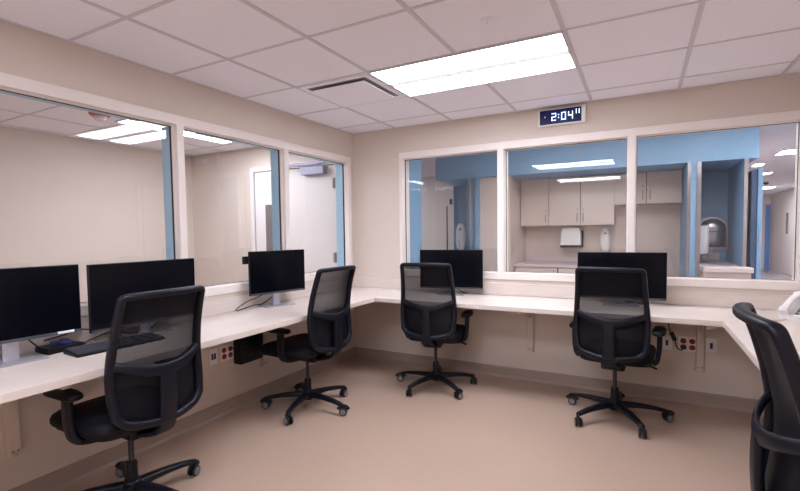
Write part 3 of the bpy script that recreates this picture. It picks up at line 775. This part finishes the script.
# paper towel dispenser
t = thing('towel_dispenser', 'white paper towel dispenser with dark underside above the alcove counter', 'dispenser', (1.925, 2.419, 1.12))
b = MB(); b.prism(M['white'], [(-0.125, 0.03), (0.125, 0.03), (0.115, 0.20), (0.095, 0.255), (-0.095, 0.255), (-0.115, 0.20)], -0.21, -0.01, 'Y'); b.build('cover', t, 0)
b = MB(); b.box(M['bezel'], -0.13, 0.13, -0.20, 0, 0.0, 0.032, 0.004); b.box(M['bezel'], -0.135, 0.135, -0.05, 0, 0.0, 0.22, 0.004); b.build('mounting_plate', t, 0)
def soap(loc, rz, label, s=1.0):
    t = thing('soap_dispenser', label, 'dispenser', loc, rz)
    b = MB(); pr = []
    for k in range(9):
        z = 0.28*k/8; w = 0.062*(1-abs(z/0.28*2-0.85)**3.2*0.35)
        pr.append([(w*math.copysign(abs(math.cos(2*PI*j/24))**0.75, math.cos(2*PI*j/24))*s, (-0.055+0.052*math.copysign(abs(math.sin(2*PI*j/24))**0.75, math.sin(2*PI*j/24)))*s, z*s) for j in range(24)])
    b.rings(M['white'], pr); b.build('cover', t, 50)
    b = MB(); b.box(M['bezelg'], -0.012*s, 0.012*s, -0.108*s, -0.095*s, 0.205*s, 0.225*s, 0.002); b.build('sight_window', t, 0)
    b = MB(); b.box(M['offwhite'], -0.03*s, 0.03*s, -0.09*s, -0.03*s, -0.02*s, 0.005*s, 0.004); b.build('nozzle', t, 0)
soap((2.332, 2.42, 1.085), 0, 'white oval soap dispenser on the alcove wall right of the towel dispenser')
soap((3.272, 1.85, 1.085), R(90), 'white soap dispenser on the pier beside the arched steel unit', 1.05)
soap((0.40, 2.34, 1.10), 0, 'white dispenser on the blue wall seen through the left back window', 1.3)
# sink recess
t = thing('sink_counter', 'pale sink counter in the blue recess seen through the right back window', 'sink', (3.27, 2.419, 0))
b = MB(); b.box(M['cab'], 0.002, 0.345, -0.912, -0.002, 0, 0.912); b.box(M['cab'], 0.020, 0.40, -1.09, -0.945, 0, 0.912); b.build('sink_cabinet', t, 0)
b = MB(); b.box(M['counter'], 0.002, 0.345, -0.915, -0.002, 0.913, 0.965, 0.004, 2); b.box(M['counter'], 0.014, 0.415, -1.12, -0.936, 0.913, 0.965, 0.008, 3); b.box(M['counter'], 0.002, 0.345, -0.937, -0.913, 0.913, 0.965); b.box(M['counter'], 0.002, 0.28, -0.02, -0.002, 0.965, 1.06, 0.002); b.build('sink_top', t, 0)
b = MB(); q = smoothpath([(0.06, -0.45, 0.975), (0.06, -0.45, 1.03), (0.07, -0.47, 1.06), (0.10, -0.57, 1.065), (0.11, -0.60, 1.04)], 5); b.sweep(M['steel'], q, [(0.011, 0.011)]*len(q), n=10, up=(1, 0, 0))
b.sweep(M['steel'], [(0.06, -0.43, 1.04), (0.09, -0.45, 1.09)], [(0.008, 0.008)]*2, n=8, up=(1, 0, 0)); b.build('faucet', t, 50)
t = thing('steel_dispenser', 'arched stainless recessed unit on the blue wall above the sink', 'dispenser', (3.475, 2.42, 1.10))
def arch(hw, h, n=16): return [(-hw, 0), (hw, 0)] + [(hw*math.cos(PI*k/n), h-hw+hw*math.sin(PI*k/n)) for k in range(n+1)]
b = MB(); b.prism(M['steel'], arch(0.165, 0.385), -0.05, -0.004, 'Y'); b.build('flange', t, 30)
b = MB(); rs = []
for k in range(7):
    f = math.sin(k/6*PI/2); sc = math.cos(k/6*PI/2*0.86); rs.append([(p[0]*sc, -0.05-0.07*f, (p[1]-0.16)*sc+0.185) for p in arch(0.135, 0.335)])
b.rings(M['steel'], rs); b.build('bowl_cover', t, 40)
b = MB(); b.box(M['bezelg'], -0.05, 0.03, -0.128, -0.11, 0.205, 0.213); b.build('slot', t, 0)
b = MB(); b.box(M['steel'], -0.03, 0.0, -0.09, -0.05, -0.03, 0.005, 0.003); b.build('spout', t, 0)
# right: doorway filled by slabs coloured dark as its shade, blue door edge, strike plate
b = MB(); b.box(M['blue'], 3.842, 3.884, 2.10, 2.62, 0.01, 1.99, 0.003); d = struct(b.build('door_2', smooth=0))
b = MB(); b.box(M['bluedark'], 3.792, 3.842, 2.12, 2.62, 0.0, 1.975); b.box(M['black'], 3.70, 3.792, 2.20, 2.41, 0.0, 1.96); b.build('doorway_dark_fill', d, 0)
b = MB(); b.box(M['steel'], 3.857, 3.872, 2.093, 2.0995, 1.16, 1.30, 0.001); b.build('strike_plate', d, 0)
# far corridor: end door, side door, sign
b = MB(); b.box(M['brown'], 6.06, 6.16, 14.56, 14.598, 0, 2.10); b.box(M['door'], 6.16, 6.27, 14.57, 14.598, 0, 2.08); b.box(M['bluelight'], 6.27, 6.40, 14.575, 14.598, 0, 2.08); struct(b.build('door_3', smooth=0))
b = MB(); b.box(M['door'], 6.385, 6.418, 11.2, 12.95, 0.01, 2.15, 0.003); d = struct(b.build('door_4', smooth=0))
b = MB(); b.box(M['lite'], 6.378, 6.386, 12.45, 12.65, 1.15, 1.75); b.build('vision_panel', d, 0)
b = MB(); b.box(M['door'], -0.50, 0.24, 3.965, 3.998, 0.01, 1.83, 0.003); b.box(M['brown'], -0.53, -0.505, 3.97, 3.998, 0.0, 1.83); struct(b.build('door_5', smooth=0))
b = MB(); b.box(M['bezelg'], -0.47, -0.42, 3.985, 3.999, 1.83+0.03, 1.96, 0.001); o = b.build('wall_sign', smooth=0); tag(o, 'tiny dark sign on the corridor wall beyond the left back window', 'sign')
t = thing('dome_camera', 'small dark dome camera on the far corridor ceiling', 'camera', (5.25, 9.2, H))
b = MB(); b.lathe(M['offwhite'], [(0.065, 0), (0.065, -0.02), (0.058, -0.024), (0.0, -0.024)]); b.build('mounting_ring', t)
b = MB(); b.lathe(M['bezel'], [(0.055, -0.024), (0.052, -0.045), (0.036, -0.068), (0.0, -0.078)]); b.build('dome', t)
# corridor ceiling lights
def corlight(x0, x1, y0, y1, label, lens='lens_cor'):
    t = thing('ceiling_light', label, 'ceiling light', ((x0+x1)/2, (y0+y1)/2, H))
    hx, hy = (x1-x0)/2, (y1-y0)/2; e = 0.015
    b = MB()
    for q in ((-hx, hx, -hy, -hy+e), (-hx, hx, hy-e, hy), (-hx, -hx+e, -hy+e, hy-e), (hx-e, hx, -hy+e, hy-e)): b.box(M['grid'], *q, -0.012, 0)
    b.build('frame', t, 0)
    b = MB(); b.box(M[lens], -hx+e, hx-e, -hy+e, hy-e, -0.009, -0.002); b.build('lens', t, 0)
corlight(4.42, 5.02, 3.92, 4.38, 'nearest bright corridor ceiling light through the right back window')
corlight(4.38, 4.53, 5.40, 5.75, 'second corridor ceiling light through the right back window')
corlight(4.76, 4.95, 7.0, 7.35, 'farthest small corridor ceiling light through the right back window')
corlight(5.2, 5.8, 11.0, 11.6, 'added ceiling light out of view, brightening the far end of the corridor')  # unseen lamp, added to brighten the corridor's far end
corlight(-2.0, -1.4, 2.2, 2.6, 'corridor ceiling light far left beyond the left back window')
corlight(1.5, 2.7, 0.35, 0.65, 'corridor ceiling light just beyond the middle back window', 'lens_dim')
corlight(3.2, 3.5, 0.25, 0.85, 'added corridor ceiling light out of view, brightening the sink recess', 'lens_dim')  # lamp out of view, added to throw light into the sink recess
corlight(4.3, 4.9, 0.6, 1.2, 'corridor ceiling light out past the right back window')

# ------------------------------------------------------------------ camera and view
cam = bpy.data.cameras.new('camera'); co = bpy.data.objects.new('camera', cam); COL.objects.link(co)
yaw, pitch, roll = 0.4981, -0.0493, -0.0131
cyw, syw = math.cos(yaw), math.sin(yaw)
f = Vector((-syw*math.cos(pitch), cyw*math.cos(pitch), math.sin(pitch)))
r = Vector((cyw, syw, 0)); u = r.cross(f)
r2 = math.cos(roll)*r + math.sin(roll)*u; u2 = -math.sin(roll)*r + math.cos(roll)*u
mw = Matrix(((r2.x, u2.x, -f.x, 2.7371), (r2.y, u2.y, -f.y, -4.0924), (r2.z, u2.z, -f.z, 1.3537), (0, 0, 0, 1)))
co.matrix_world = mw
cam.sensor_fit = 'HORIZONTAL'; cam.sensor_width = 36.0; cam.lens = 452.016/800*36.0
cam.shift_x = 4.64/800; cam.shift_y = 8.685/800
cam.clip_start = 0.02; cam.clip_end = 60
S.camera = co
wd = bpy.data.worlds.new('world'); S.world = wd; wd.use_nodes = True
wd.node_tree.nodes['Background'].inputs['Color'].default_value = (0.02, 0.02, 0.02, 1)
S.view_settings.view_transform = 'Standard'; S.view_settings.look = 'None'
S.view_settings.exposure = 1.03; S.view_settings.gamma = 1.0; S.view_settings.use_curve_mapping = False
